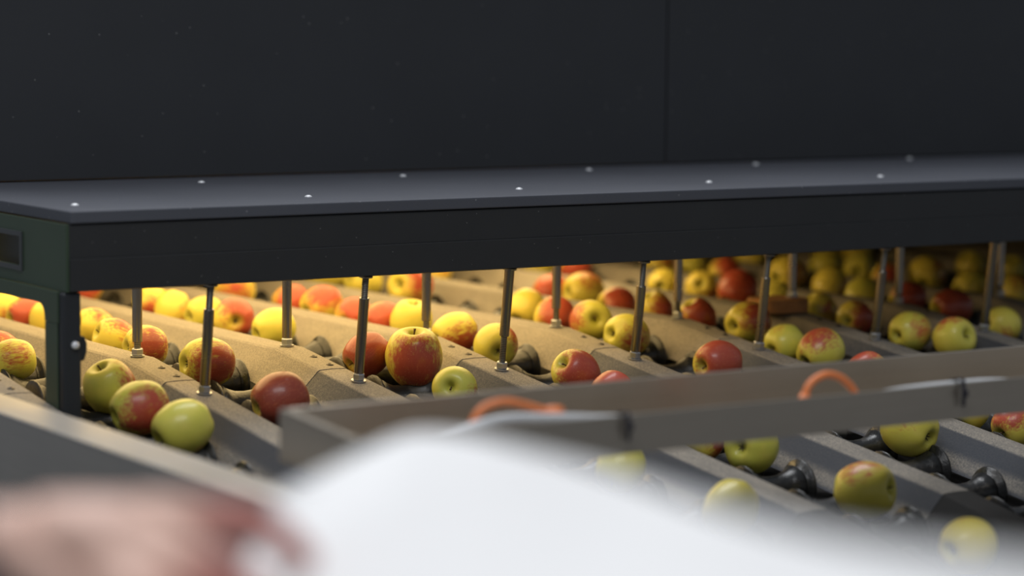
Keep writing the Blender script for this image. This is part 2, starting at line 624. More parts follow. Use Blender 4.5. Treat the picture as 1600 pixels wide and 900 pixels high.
me_far = divider_mesh('far_cover', [Y_FAR, 0.9, 0.5, 0.2, 0.0004], 'divider_dusty')
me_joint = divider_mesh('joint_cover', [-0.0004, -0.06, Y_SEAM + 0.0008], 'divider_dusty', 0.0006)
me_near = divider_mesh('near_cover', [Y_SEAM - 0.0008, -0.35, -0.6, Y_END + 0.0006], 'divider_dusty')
me_end = divider_mesh('end_cover', [Y_END - 0.0006, -1.0, Y_CL], 'divider_clean')
rv = lathe_bm([(0, 0.0026), (0.0016, 0.0022), (0.003, 0.0008), (0.0052, 0.0003), (0.0052, -0.001), (0, -0.001)], 10)
me_rivet = mesh('rivet', rv, 'rivet_dark', True)
NR = 13
ORD = ['first', 'second', 'third', 'fourth', 'fifth', 'sixth', 'seventh', 'eighth', 'ninth', 'tenth', 'eleventh', 'twelfth', 'thirteenth', 'fourteenth']
for k in range(NR):
    x = k * P
    if k == 0:
        lab = 'tan lane divider nearest the steel side rail, left of the dark leg'
    elif k <= 7:
        lab = 'dusty tan lane divider under the %s pair of support rods from the left' % ORD[k - 1]
    else:
        lab = 'dark dusty lane divider in the right background, %s from the left' % ORD[k]
    dv = empty('lane_divider', (x, 0, -DROP), lab, 'lane divider', 'hat-shaped lane dividers of the sorter')
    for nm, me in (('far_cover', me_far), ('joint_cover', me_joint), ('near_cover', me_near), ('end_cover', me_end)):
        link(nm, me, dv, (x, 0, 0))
    for yy in (-0.060, -0.104):
        link('rivet', me_rivet, dv, (x + 0.004 + 0.002 * ((k * 7) % 3 - 1), yy, zridge(yy) + 0.0015))

# ---------------------------------------------------------------- roller lanes
RL = 0.047
rp = [(0.0, -RL), (0.016, -RL), (0.0225, -RL + 0.0004), (0.0325, -RL + 0.0004), (0.0335, -RL + 0.002), (0.0325, -RL + 0.0042), (0.0245, -RL + 0.0060),
      (0.0240, -RL + 0.010), (0.0265, -RL + 0.0125), (0.0205, -RL + 0.022), (0.0165, -RL + 0.034), (0.0155, 0)]
rp = rp + [(r, -z) for r, z in rp[-2::-1]]
me_roll = mesh('roller', lathe_bm(rp, 18, 'x'), 'roller_rubber', True)
ax = lathe_bm([(0, -0.056), (0.005, -0.056), (0.005, 0.056), (0, 0.056)], 8, 'x')
ROLL_Y = [1.02 - 0.102 * i for i in range(22)]
NL = NR - 1
random.seed(4)
for k in range(NL):
    x = (k + 0.5) * P
    lab = 'row of black rubber rollers between the %s and %s lane dividers from the left' % (ORD[k], ORD[k + 1])
    ln = empty('roller_lane', (x, 0, -0.10), lab, 'rollers', 'roller lanes of the sorter')
    ph = random.uniform(-0.04, 0.04)
    for y0 in ROLL_Y:
        y = y0 + ph
        if y < -1.12:
            continue
        z = zridge(y) - 0.0465
        r = Matrix.Rotation(random.uniform(0, 6.28), 3, 'X')
        link('roller', me_roll, ln, (x, y, z), r)
    b = bmesh.new()
    for ya, yb in ((1.29, 0.0), (0.0, -1.25)):
        za, zb = zridge(ya) - 0.0875, zridge(yb) - 0.0875
        w = P / 2 - 0.001
        v = [b.verts.new(c) for c in ((x - w, ya, za), (x + w, ya, za), (x + w, yb, zb), (x - w, yb, zb),
                                      (x - w, ya, za - 0.006), (x + w, ya, za - 0.006), (x + w, yb, zb - 0.006), (x - w, yb, zb - 0.006))]
        for f in ((0, 1, 2, 3), (7, 6, 5, 4), (0, 4, 5, 1), (1, 5, 6, 2), (2, 6, 7, 3), (3, 7, 4, 0)):
            b.faces.new([v[i] for i in f])
    link('bed_plate', mesh('bed_plate', b, 'dark_inside'), ln)

# ---------------------------------------------------------------- support rods
def rod_group(x, y, z, rot, length, sleeve, label, group, nut_z=0.0):
    """sleeve = (from, to) height fractions of the thicker tube; the thin threaded rod runs the whole length"""
    e = empty('support_rod', (x, y, z), label, 'rod', group)
    M3 = rot
    hexp = lathe_bm([(0, 0.0), (0.0072, 0.0), (0.0082, 0.0012), (0.0082, 0.0078), (0.0072, 0.009), (0, 0.009)], 6)

    def put(nm, bm, mat, zz, smooth=False):
        o = link(nm, mesh(nm, bm, mat, smooth), e, Vector((x, y, z)) + M3 @ Vector((0, 0, zz)), M3)
        return o
    put('washer', lathe_bm([(0, 0.0), (0.0098, 0.0), (0.0098, 0.0016), (0, 0.0016)], 20), 'nut_steel', nut_z + 0.0008)
    put('nut', hexp, 'nut_steel', nut_z + 0.0026)
    put('threaded_rod', lathe_bm([(0, 0.0), (0.0044, 0.0), (0.0044, length), (0, length)], 16), 'rod_thread', nut_z + 0.010, True)
    a, c = sleeve
    L0, L1 = nut_z + 0.012 + a * (length - 0.004), nut_z + 0.012 + c * (length - 0.004)
    put('sleeve', lathe_bm([(0.0046, 0), (0.0064, 0), (0.0067, 0.0006), (0.0067, L1 - L0 - 0.0006), (0.0064, L1 - L0), (0.0046, L1 - L0)], 20), 'rod_steel', L0)
    return e


I3 = Matrix.Identity(3)
RB = Matrix.Rotation(TAU, 3, 'X')
back_sl = {1: (0.045, 1), 2: (0.0, 1), 3: (0.06, 1), 4: (0.09, 1), 5: (0.085, 1), 6: (0.0, 1), 7: (0.02, 1), 8: (0.03, 1)}
front_sl = {1: (0.0, 0.76), 2: (0.0, 0.78), 3: (0.28, 1.0), 4: (0.0, 0.73), 5: (0.0, 0.74), 6: (0.0, 0.73), 7: (0.0, 1.0)}
for k, sl in back_sl.items():
    lab = 'upright steel rod in the rear row, %s from the left' % ORD[k - 1]
    if k == 6:
        lab = 'upright steel rod in the rear row standing on the brown wooden block'
    rod_group(k * P, 0.004, 0.001, I3, 0.186 if k != 6 else 0.164, sl, lab, 'rear row of support rods', 0.0 if k != 6 else 0.0215)
S0 = 0.193
for k, sl in front_sl.items():
    y = -S0 * math.cos(TAU)
    lab = 'leaning steel rod in the front row under the beam edge, %s from the left' % ORD[k - 1]
    e = rod_group(k * P, y, y * TT + 0.0008, RB, 0.1335, sl, lab, 'front row of support rods')
    M = Vector((k * P, y, y * TT + 0.0008)) + RB @ Vector((0, 0, 0.1405))
    link('top_flange', mesh('top_flange', lathe_bm([(0, 0), (0.0095, 0), (0.0095, 0.0022), (0, 0.0022)], 16), 'rod_steel'), e, M, RB)

# brown wooden block on the sixth divider
wb = bmesh.new()
bw = [(math.cos(a) * 0.044, math.sin(a) * 0.034) for a in [2 * math.pi * i / 28 for i in range(28)]]
bw = [(math.copysign(abs(c / 0.044) ** 0.45, c) * 0.044, math.copysign(abs(s / 0.034) ** 0.45, s) * 0.034) for c, s in bw]
v0 = [wb.verts.new((p[0], p[1], 0.0)) for p in bw]
v1 = [wb.verts.new((p[0], p[1], 0.0205)) for p in bw]
wb.faces.new(v0[::-1])
top = wb.faces.new(v1)
for i in range(28):
    wb.faces.new((v0[i], v0[(i + 1) % 28], v1[(i + 1) % 28], v1[i]))
bmesh.ops.bevel(wb, geom=[e for e in top.edges], offset=0.002, segments=2, affect='EDGES')
blk = link('wooden_block', mesh('wooden_block', wb, 'wood_block'), None, (6 * P - 0.022, 0.012, 0.0016), Matrix.Rotation(math.radians(-8), 3, 'Z'))
tag(blk, 'orange brown wooden block clamped under the sixth rear rod', 'block')

# ---------------------------------------------------------------- steel side rail at lower left
sr = empty('side_guard_rail', (-0.09, -0.5, -0.3), 'bare steel guard rail with flat top along the left lane', 'rail')
prism('rail_top', [(-0.118, -0.0022), (-0.118, 0.0005), (-0.1165, 0.0015), (-0.0605, 0.0015), (-0.059, 0.0005), (-0.059, -0.0022)], 'y', -1.35, 1.31, 'rail_steel', sr)
prism('rail_face', [(-0.118, -0.45), (-0.118, -0.0024), (-0.1155, -0.0024), (-0.1155, -0.45)], 'y', -1.35, 1.31, 'rail_steel', sr)
prism('rail_lip', [(-0.0615, -0.020), (-0.0615, -0.0024), (-0.059, -0.0024), (-0.059, -0.020)], 'y', -1.35, 1.31, 'rail_steel', sr)

# ---------------------------------------------------------------- steel cable tray across the lanes
TX0, TX1, TYB, TYF, TZ = -0.0249, 3.1, -0.8521, -0.9945, 0.0109
tr = empty('cable_tray', (TX0, -0.9266, TZ), 'steel cable tray crossing the lanes in front of the apples', 'tray')
prism('back_wall', [(TYB, TZ), (TYB, 0.0623), (TYB - 0.001, 0.0632), (TYB - 0.0025, 0.0623), (TYB - 0.0025, TZ)], 'x', TX0, TX1, 'tray_steel', tr)
prism('front_wall', [(TYF, TZ), (TYF, 0.051), (TYF + 0.001, 0.0519), (TYF + 0.0025, 0.051), (TYF + 0.0025, TZ)], 'x', TX0, TX1, 'tray_steel', tr)
box('floor_plate', (TX0, TX1, TYF + 0.0027, TYB - 0.0027, TZ, TZ + 0.0025), 'tray_steel', tr)
prism('end_plate', [(TYB - 0.0027, TZ + 0.0027), (TYB - 0.0027, 0.0613), (TYF + 0.0027, 0.0514), (TYF + 0.0027, TZ + 0.0027)], 'x', TX0, TX0 + 0.0025, 'tray_steel', tr)
prism('end_lip', [(TYB - 0.0028, 0.0616), (TYB - 0.0028, 0.0635), (TYF + 0.0028, 0.0536), (TYF + 0.0028, 0.0517)], 'x', TX0, TX0 + 0.010, 'tray_steel', tr)
box('support_post', (2.98, 3.03, -0.95, -0.90, -0.9, TZ - 0.0002), 'rail_steel', tr, 0.002)

cab = tube_bm(smooth_path([(0.026, -0.9266, 0.026), (0.092, -0.9596, 0.0392), (0.1534, -0.9738, 0.0533), (0.2147, -0.9785, 0.0514), (0.2949, -0.9837, 0.0448), (0.4034, -0.9851, 0.042),
                           (0.5543, -0.9851, 0.0373), (0.6298, -0.9851, 0.0425), (0.6864, -0.9851, 0.0463), (0.7571, -0.9851, 0.0472), (0.8279, -0.9851, 0.0453), (0.9694, -0.9842, 0.0326), (1.2524, -0.9738, 0.0213)], 6), 0.0062, 10)
tag(link('cable', mesh('cable', cab, 'cable_grey', True)), 'grey cable running along the front wall of the steel tray', 'cable')
for pts, lab in (([(0.1251, -0.9606, 0.0363), (0.1411, -0.9606, 0.0628), (0.1694, -0.9606, 0.0698), (0.2005, -0.9625, 0.0628), (0.2203, -0.9644, 0.0562), (0.2354, -0.9644, 0.0543)],
                  'orange cable loop in the tray nearest the white sheet'),
                 ([(0.5496, -0.9691, 0.0213), (0.5524, -0.9691, 0.0477), (0.5619, -0.9691, 0.0628), (0.5826, -0.9691, 0.0698), (0.6034, -0.9691, 0.0647), (0.6203, -0.9691, 0.0519), (0.6317, -0.9691, 0.0345)],
                  'orange cable loop in the tray near the right edge')):
    pth = smooth_path(pts, 6)
    e = empty('cable_loop', pts[0], lab, 'cable', 'orange cable loops in the tray')
    link('loop', mesh('loop', tube_bm(pth, 0.0042, 10), 'orange_plastic', True), e)
    if lab.endswith('edge'):
        link('plug', mesh('plug', tube_bm([pth[1], pth[4], pth[7]], [0.0075, 0.0075, 0.0055], 12), 'orange_plastic', True), e)
    else:
        link('plug', mesh('plug', tube_bm([pth[-8], pth[-5], pth[-1]], [0.0055, 0.0075, 0.0075], 12), 'orange_plastic', True), e)
for xt, lab in ((0.2949, 'black cable tie around the grey cable nearest the white sheet'), (0.7571, 'black cable tie around the grey cable near the right edge')):
    zc = 0.0448 if xt < 0.5 else 0.0472
    e = empty('cable_tie', (xt, TYF, 0.0439), lab, 'cable tie', 'black cable ties on the tray')
    b = bmesh.new()
    prof = [(-1.0007, 0.0269), (-1.0007, 0.0477), (-0.9983, zc + 0.010), (-0.9894, zc + 0.0095), (-0.978, zc + 0.0060), (-0.9766, zc - 0.004)]
    ring = []
    for q in range(2):
        xx = xt - 0.0024 + q * 0.0048
        ring.append([b.verts.new((xx, p[0], p[1])) for p in prof] + [b.verts.new((xx, p[0] + 0.0012, p[1] - 0.0012)) for p in prof[::-1]])
    n = len(ring[0])
    b.faces.new(ring[0])
    b.faces.new(ring[1][::-1])
    for i in range(n):
        b.faces.new((ring[0][i], ring[1][i], ring[1][(i + 1) % n], ring[0][(i + 1) % n]))
    link('band', mesh('band', b, 'tie_black'), e)
    box('tie_head', (xt - 0.004, xt + 0.004, -1.0035, -1.001, 0.0363, 0.0448), 'tie_black', e, 0.0006)

# ---------------------------------------------------------------- apples
AP_PROF = [(0, .60), (.05, .615), (.11, .69), (.19, .79), (.29, .865), (.41, .90), (.55, .875), (.70, .785), (.83, .62), (.925, .40), (.985, .17), (1.0, -.04),
           (.975, -.26), (.91, -.48), (.81, -.67), (.69, -.80), (.565, -.885), (.45, -.92), (.35, -.915), (.26, -.865), (.18, -.785), (.10, -.72), (0, -.70)]


def apple_mesh(name, seed):
    rnd = random.Random(seed)
    pts = smooth_path([(r, 0, z) for r, z in AP_PROF], 2)
    b = lathe_bm([(max(0.0, p.x) if 0 < i < len(pts) - 1 else 0.0, p.z) for i, p in enumerate(pts)], 36)
    l1, l2, sq = rnd.uniform(0, 6.28), rnd.uniform(0, 6.28), rnd.uniform(0.02, 0.05)
    for v in b.verts:
        th = math.atan2(v.co.y, v.co.x)
        r = math.hypot(v.co.x, v.co.y)
        low = max(0.0, min(1.0, (-v.co.z - 0.2) / 0.6))
        f = 1 + 0.022 * low * math.cos(5 * th + l1) + sq * math.cos(2 * th + l2) * 0.5 + 0.02 * math.cos(th + l1)
        v.co.x *= f
        v.co.y *= f
        v.co.z *= 1 + 0.03 * math.cos(th + l2) * r + 0.02 * low * r * math.cos(5 * th + l1)
        v.co.x *= 1 - 0.05 * max(0, -v.co.z)
        v.co.y *= 1 - 0.05 * max(0, -v.co.z)
    for v in b.verts:
        v.co.z *= 1.08
    return mesh(name, b, 'apple_skin', True)


AP_ME = [apple_mesh('apple_body', s) for s in (1, 2, 3, 4, 5)]
ST_ME = []
for s in range(3):
    rnd = random.Random(s + 20)
    dx, dy = rnd.uniform(-.12, .12), rnd.uniform(-.12, .12)
    ST_ME.append(mesh('stem', tube_bm([(0, 0, .60), (dx * .2, dy * .2, .76), (dx * .6, dy * .6, .92), (dx, dy, 1.04)], [.035, .030, .032, .048], 7), 'stem_brown', True))
cb = bmesh.new()
for i in range(5):
    a = 2 * math.pi * i / 5
    p = [(0, 0, -.735), (.07 * math.cos(a - .5), .07 * math.sin(a - .5), -.76), (.15 * math.cos(a), .15 * math.sin(a), -.88), (.07 * math.cos(a + .5), .07 * math.sin(a + .5), -.76)]
    t1 = [cb.verts.new(q) for q in p]
    t2 = [cb.verts.new((q[0] * .9, q[1] * .9, q[2] - .025)) for q in p]
    cb.faces.new(t1)
    cb.faces.new(t2[::-1])
    for i2 in range(4):
        cb.faces.new((t1[i2], t1[(i2 + 1) % 4], t2[(i2 + 1) % 4], t2[i2]))
CA_ME = mesh('calyx', cb, 'calyx_brown')

# x, y on the lanes, diameter, length, stem axis, blush side, blush, green, darkness of the red, label
APPLES = [
    (0.090,0.102,0.058,0.057,(0.99,-0.11,0.07),(-0.14,-0.87,0.47),0.20,0.75,0.50,'green apple with brownish flank just left of the dark leg'),
    (0.106,0.193,0.058,0.057,(0.93,-0.00,-0.38),(0.34,-0.44,0.83),0.32,0.30,0.20,'pale pink apple half hidden behind the green apple at left edge'),
    (0.302,0.650,0.058,0.057,(1.00,-0.03,-0.05),(-0.05,-0.85,-0.53),0.27,0.15,0.20,'large yellow orange apple cut by the left edge under green frame'),
    (0.302,0.560,0.058,0.057,(0.99,0.09,0.05),(0.08,-0.96,0.27),0.68,0.15,0.25,'red apple with yellow calyx end seen left of the leg under green frame'),
    (0.314,0.503,0.058,0.057,(0.30,0.06,-0.95),(0.95,-0.15,0.29),0.09,0.15,0.20,'plain yellow apple touching the back left edge of the leg'),
    (0.335,0.389,0.058,0.057,(0.95,0.08,-0.30),(0.30,-0.51,0.81),0.22,0.15,0.20,'yellow apple with pink top just right of the leg'),
    (0.303,0.247,0.058,0.057,(-0.92,0.10,0.39),(0.30,-0.46,0.83),0.28,0.35,0.30,'glossy yellow and pink apple left of first rear rod'),
    (0.302,0.141,0.059,0.058,(1.00,-0.06,-0.04),(-0.05,-0.98,0.21),0.42,0.45,0.70,'brownish apple directly behind the first rear rod'),
    (0.302,-0.046,0.069,0.068,(1.00,0.01,-0.05),(0.01,-1.00,-0.02),0.45,0.75,0.55,'green and brown red apple behind the first front rod, dimple facing left'),
    (0.311,-0.233,0.069,0.068,(0.94,-0.11,0.31),(-0.20,-0.94,0.28),0.85,0.50,0.65,'dark red apple between first and second front rods, above steel tray end'),
    (0.128,-0.120,0.066,0.065,(-0.46,-0.10,0.88),(0.76,-0.57,0.33),0.27,0.75,0.50,'large green apple with brown top right beside the leg'),
    (0.120,-0.225,0.069,0.068,(0.96,-0.07,0.26),(-0.05,-0.99,-0.10),0.41,0.75,0.30,'green apple with a red cheek, middle of three left of first front rod'),
    (0.131,-0.321,0.069,0.068,(-0.92,0.03,-0.40),(0.39,-0.16,-0.91),0.14,0.60,0.20,'bright yellow green apple nearest the side rail, stem to the left'),
    (0.551,0.640,0.058,0.057,(0.91,0.06,-0.41),(-0.25,-0.70,-0.67),0.41,0.20,0.10,'small peach coloured apple just right of first rear rod top'),
    (0.539,0.540,0.058,0.057,(-0.37,-0.15,-0.92),(0.64,-0.75,-0.14),0.18,0.10,0.20,'yellow heart shaped apple right of first rear rod'),
    (0.550,0.452,0.058,0.057,(0.99,0.09,0.05),(-0.07,0.21,0.98),0.05,0.60,0.20,'yellow green apple with dimple half hidden by first front rod top'),
    (0.557,0.370,0.063,0.057,(0.33,0.94,0.05),(0.78,-0.30,0.54),0.85,0.10,0.35,'red apple with dark dimple facing viewer right of first front rod'),
    (0.556,0.239,0.061,0.060,(0.97,-0.00,0.26),(-0.25,0.18,0.95),0.05,0.60,0.20,'yellow green apple just left of second rear rod'),
    (0.546,-0.048,0.062,0.061,(-0.89,-0.07,-0.45),(-0.10,-0.93,0.35),0.90,0.45,0.60,'dark red apple with stem low left behind the second front rod'),
    (0.585,-0.109,0.079,0.077,(-0.11,-0.18,0.98),(-0.45,-0.87,-0.21),0.47,0.55,0.45,'biggest apple, red streaked over green with stem dimple on top'),
    (0.572,-0.235,0.060,0.054,(-0.70,-0.68,0.20),(0.46,-0.65,-0.60),0.23,0.70,0.20,'small green apple with stem facing viewer above the tray, right of biggest apple'),
    (0.753,0.745,0.070,0.069,(0.54,-0.04,-0.84),(-0.42,-0.88,-0.23),0.32,0.10,0.15,'yellow orange apple cut by the beam right of first front rod'),
    (0.751,0.541,0.058,0.057,(0.96,-0.09,0.28),(-0.23,-0.83,0.50),0.54,0.15,0.15,'pink red apple in the back left of second rear rod'),
    (0.757,0.452,0.064,0.063,(0.98,0.10,0.20),(-0.10,-0.58,0.81),0.45,0.20,0.15,'rosy striped apple right of second rear rod'),
    (0.751,0.340,0.058,0.052,(0.86,0.39,0.33),(0.08,-0.74,0.67),0.68,0.15,0.20,'small red apple with yellow dimple left of second front rod top'),
    (0.751,0.256,0.058,0.057,(-0.94,-0.13,-0.30),(0.11,-0.99,0.09),0.77,0.15,0.20,'round red apple right of second front rod top'),
    (0.767,0.196,0.065,0.063,(0.01,-0.25,0.97),(1.00,0.05,0.01),0.00,0.45,0.20,'yellow apple with upright stem dimple left of third rear rod'),
    (0.751,0.047,0.063,0.062,(-0.95,0.06,-0.29),(0.15,-0.75,-0.64),0.45,0.30,0.45,'yellow apple with red lower half right of third rear rod'),
    (0.754,-0.057,0.064,0.058,(0.41,0.90,0.15),(0.85,-0.44,0.30),0.36,0.60,0.50,'half green half red apple behind the third front rod'),
    (0.777,-0.223,0.064,0.063,(-0.82,-0.12,0.56),(0.12,-0.99,-0.04),0.72,0.50,0.30,'streaky crimson apple with dimple up left, right of third front rod'),
    (0.768,-0.318,0.058,0.057,(0.71,0.20,0.68),(-0.44,-0.63,0.64),0.63,0.20,0.15,'pink topped apple peeking over the tray left of fourth front rod'),
    (1.019,0.906,0.071,0.069,(1.00,-0.07,-0.04),(0.05,0.11,0.99),0.00,0.30,0.20,'bright yellow apple strip under the beam left of second front rod'),
    (1.016,0.764,0.062,0.061,(0.99,-0.01,-0.16),(0.16,0.05,0.99),0.00,0.35,0.20,'yellow apple behind the top of second front rod'),
    (1.009,0.595,0.076,0.069,(0.92,0.36,-0.18),(0.40,-0.82,0.41),0.45,0.15,0.15,'peach apple with open dimple left of third rear rod top'),
    (1.043,0.296,0.058,0.057,(-0.73,-0.28,-0.63),(0.67,-0.13,-0.73),0.00,0.10,0.20,'plain round yellow apple right of third front rod top'),
    (1.219,0.482,0.058,0.057,(0.91,-0.02,0.40),(-0.26,-0.80,0.54),0.68,0.15,0.15,'pink red apple behind, left of fourth rear rod top'),
    (1.005,0.162,0.061,0.060,(0.77,0.31,0.56),(0.17,-0.94,0.30),0.68,0.25,0.35,'red apple directly behind the fourth rear rod'),
    (1.245,0.421,0.066,0.065,(1.00,-0.06,-0.04),(0.00,-0.55,0.83),0.23,0.20,0.15,'yellow apple with orange shoulder right of fourth rear rod top'),
    (1.001,0.057,0.066,0.060,(-0.31,-0.92,0.25),(-0.90,0.37,0.24),0.32,0.60,0.30,'green apple with red left rim and stem facing viewer'),
    (1.205,0.272,0.058,0.057,(1.00,-0.02,0.06),(-0.05,-0.87,0.50),0.54,0.20,0.30,'red apple with yellow end left of fourth front rod top'),
    (0.987,-0.053,0.064,0.063,(0.98,0.07,-0.16),(0.06,-0.99,-0.10),0.27,0.65,0.40,'pale green apple with dimple behind the fourth front rod'),
    (1.203,0.166,0.058,0.057,(0.47,0.02,-0.88),(0.23,-0.97,0.09),0.41,0.25,0.50,'yellow apple with brown right side, right of fourth front rod'),
    (1.496,0.805,0.058,0.057,(0.88,-0.15,-0.44),(-0.23,-0.97,-0.13),0.72,0.10,0.15,'coral red apple cut by the beam right of fourth rear rod'),
    (1.478,0.901,0.058,0.057,(0.88,-0.15,-0.44),(0.46,0.45,0.76),0.00,0.40,0.20,'yellow apple slice under the beam left of fourth rear rod'),
    (1.015,-0.236,0.066,0.065,(-0.99,-0.09,-0.05),(0.08,-0.98,0.20),0.85,0.35,0.35,'crimson apple with hollow stem end above the tray, left of fifth front rod'),
    (1.202,0.053,0.058,0.057,(0.54,-0.04,-0.84),(-0.05,-1.00,0.02),0.68,0.25,0.60,'brown red apple just right of fifth rear rod'),
    (1.227,-0.039,0.067,0.066,(0.99,0.14,0.09),(0.09,-0.90,0.42),0.38,0.40,0.45,'yellow apple with red patch and dimple behind fifth front rod'),
    (1.207,-0.150,0.059,0.057,(-0.94,-0.14,-0.30),(-0.29,-0.07,0.95),0.03,0.75,0.20,'pale green apple with deep stem hollow right of fifth front rod'),
    (1.219,-0.221,0.067,0.065,(0.91,-0.00,0.42),(-0.41,-0.16,0.90),0.36,0.55,0.30,'red and green apple above the tray left of sixth front rod'),
    (1.215,-0.324,0.058,0.057,(0.85,0.05,0.53),(-0.53,-0.01,0.85),0.45,0.40,0.25,'red topped apple barely showing over the tray below sixth front rod'),
    (1.463,0.486,0.058,0.052,(0.78,0.62,0.06),(-0.36,0.54,-0.76),0.14,0.25,0.20,'yellow apple with dark dimple left of fifth rear rod'),
    (1.494,0.419,0.058,0.052,(0.65,0.69,-0.31),(0.45,-0.69,-0.57),0.36,0.10,0.50,'yellow apple with crimson lower right, right of fifth rear rod'),
    (1.489,0.312,0.067,0.066,(0.75,0.20,0.62),(-0.14,-0.88,0.45),0.85,0.15,0.25,'bright red apple left of fifth front rod, yellow dimple below'),
    (1.697,0.613,0.058,0.057,(-0.83,-0.38,-0.41),(0.16,-0.87,0.48),0.54,0.05,0.10,'orange apple in the back above the bright red apple'),
    (1.674,0.783,0.058,0.057,(-0.83,-0.38,-0.41),(0.17,-0.87,0.46),0.27,0.20,0.30,'yellow apple with red shoulder in the back left of fifth rear rod'),
    (1.724,0.745,0.058,0.057,(-0.83,-0.38,-0.41),(0.38,-0.92,0.09),0.00,0.60,0.30,'green yellow apple in the back right of fifth rear rod'),
    (1.908,0.796,0.058,0.057,(0.31,-0.85,-0.43),(0.90,0.13,0.41),0.05,0.10,0.20,'golden apple under the beam left of fifth front rod top'),
    (1.724,0.463,0.069,0.068,(0.97,0.21,0.09),(0.18,-0.95,0.25),0.23,0.10,0.30,'golden apple with orange side behind the sixth rear rod'),
    (1.471,0.183,0.058,0.057,(-0.59,-0.27,-0.76),(0.81,-0.19,-0.55),0.00,0.45,0.10,'pale lime apple above the brown block'),
    (1.431,0.030,0.058,0.057,(0.56,-0.20,-0.81),(0.07,-0.96,0.28),0.23,0.30,0.60,'dull yellow brown apple right of the brown block'),
    (1.440,-0.043,0.058,0.052,(0.93,0.38,0.02),(0.37,-0.92,0.16),0.54,0.20,0.60,'dark red apple with yellow ringed dimple left of sixth front rod'),
    (1.693,0.311,0.062,0.061,(-0.64,-0.28,-0.71),(0.70,-0.59,-0.40),0.32,0.15,0.30,'yellow apple with orange base left of sixth front rod, behind'),
    (1.949,0.620,0.058,0.057,(0.98,-0.05,0.20),(-0.13,0.63,0.77),0.00,0.50,0.30,'yellow green apple in the far back right of sixth rear rod'),
    (1.948,0.522,0.061,0.055,(0.75,0.66,0.06),(0.49,-0.62,0.61),0.03,0.50,0.30,'yellow green apple with dimple facing viewer left of sixth front rod top'),
    (1.651,0.179,0.058,0.057,(-0.64,-0.28,-0.71),(0.77,-0.27,-0.58),0.00,0.65,0.20,'lime apple resting behind the dark red apple with ringed dimple'),
    (2.174,0.784,0.058,0.057,(-0.64,-0.28,-0.71),(0.77,-0.27,-0.58),0.00,0.10,0.20,'golden apple under the beam touching sixth front rod top'),
    (2.174,0.876,0.068,0.067,(-0.64,-0.28,-0.71),(0.77,-0.27,-0.58),0.00,0.10,0.20,'golden apple strip under the beam right of sixth rear rod'),
    (1.877,0.368,0.058,0.057,(-0.64,-0.28,-0.71),(-0.31,-0.76,0.57),0.36,0.05,0.10,'small pale orange apple left of seventh rear rod'),
    (1.677,0.093,0.058,0.057,(0.98,-0.10,0.18),(-0.16,-0.92,0.37),0.68,0.10,0.50,'dark crimson apple behind the seventh rear rod foot'),
    (1.464,-0.145,0.063,0.061,(0.98,0.10,0.15),(0.05,-0.95,0.29),0.20,0.60,0.15,'green apple with pink spot and dimple right of sixth front rod'),
    (1.498,-0.208,0.066,0.059,(0.06,-0.95,0.30),(-0.06,0.29,0.95),0.27,0.50,0.20,'green apple with red rim and stem hollow to the right, above tray'),
    (1.654,-0.035,0.064,0.063,(-0.99,0.11,-0.07),(-0.14,-0.84,0.52),0.68,0.40,0.60,'brownish red apple with light spot left of seventh front rod'),
    (1.949,0.340,0.069,0.062,(0.71,0.52,0.48),(0.35,-0.85,0.39),0.23,0.10,0.30,'golden apple with orange cheek between seventh rear rod and seventh front rod'),
    (2.174,0.458,0.058,0.057,(0.60,-0.04,-0.80),(0.79,0.16,0.59),0.00,0.20,0.30,'upper yellow apple of the two left of seventh front rod top'),
    (1.907,0.184,0.058,0.057,(0.99,-0.11,0.07),(0.01,0.58,0.82),0.05,0.30,0.30,'lower yellow apple of the two left of seventh front rod top'),
    (1.663,-0.142,0.058,0.057,(0.98,-0.16,-0.14),(-0.20,-0.49,-0.85),0.27,0.40,0.30,'yellow apple with red underside right of seventh front rod'),
    (2.174,0.355,0.058,0.057,(0.38,0.34,-0.86),(0.89,0.14,0.44),0.00,0.20,0.30,'upper yellow apple at right edge beside eighth rear rod'),
    (1.924,0.089,0.058,0.057,(0.21,-0.80,-0.56),(-0.06,-0.58,0.81),0.23,0.10,0.20,'lower golden apple at right edge beside eighth rear rod'),
    (0.779,-0.604,0.069,0.062,(0.93,0.37,-0.08),(0.16,-0.19,0.97),0.00,0.75,0.30,'vivid green apple with dimple hanging below the tray underside'),
    (1.042,-0.605,0.072,0.070,(-0.21,0.95,0.25),(-0.72,-0.32,0.61),0.08,0.45,0.10,'yellow apple on rollers cut by the tray, calyx at lower right'),
    (1.223,-0.618,0.061,0.060,(-0.91,0.02,-0.40),(-0.40,0.03,0.91),0.50,0.25,0.20,'red and yellow apple at right edge below the tray'),
    (0.792,-0.803,0.069,0.068,(0.42,-0.89,0.17),(-0.33,0.02,0.94),0.20,0.30,0.00,'yellow apple with stem hollow to the right over the white sheet'),
    (0.591,-0.799,0.063,0.062,(-0.71,-0.20,-0.68),(0.71,-0.13,-0.70),0.05,0.30,0.10,'pale yellow apple veiled by the white sheet, left of the others there'),
    (0.772,-0.999,0.062,0.060,(0.99,0.06,0.11),(-0.12,0.28,0.95),0.05,0.20,0.10,'yellow apple nearest the bottom right corner'),
    (0.571,-0.611,0.058,0.057,(-0.71,-0.20,-0.68),(0.71,-0.13,-0.70),0.00,0.60,0.10,'green apple between tray underside and white sheet, mostly hidden'),
    (0.751,-0.538,0.060,0.059,(-0.71,-0.20,-0.68),(0.38,-0.91,-0.13),0.27,0.20,0.20,'orange yellow apple sliver directly under the tray, left of vivid green apple'),
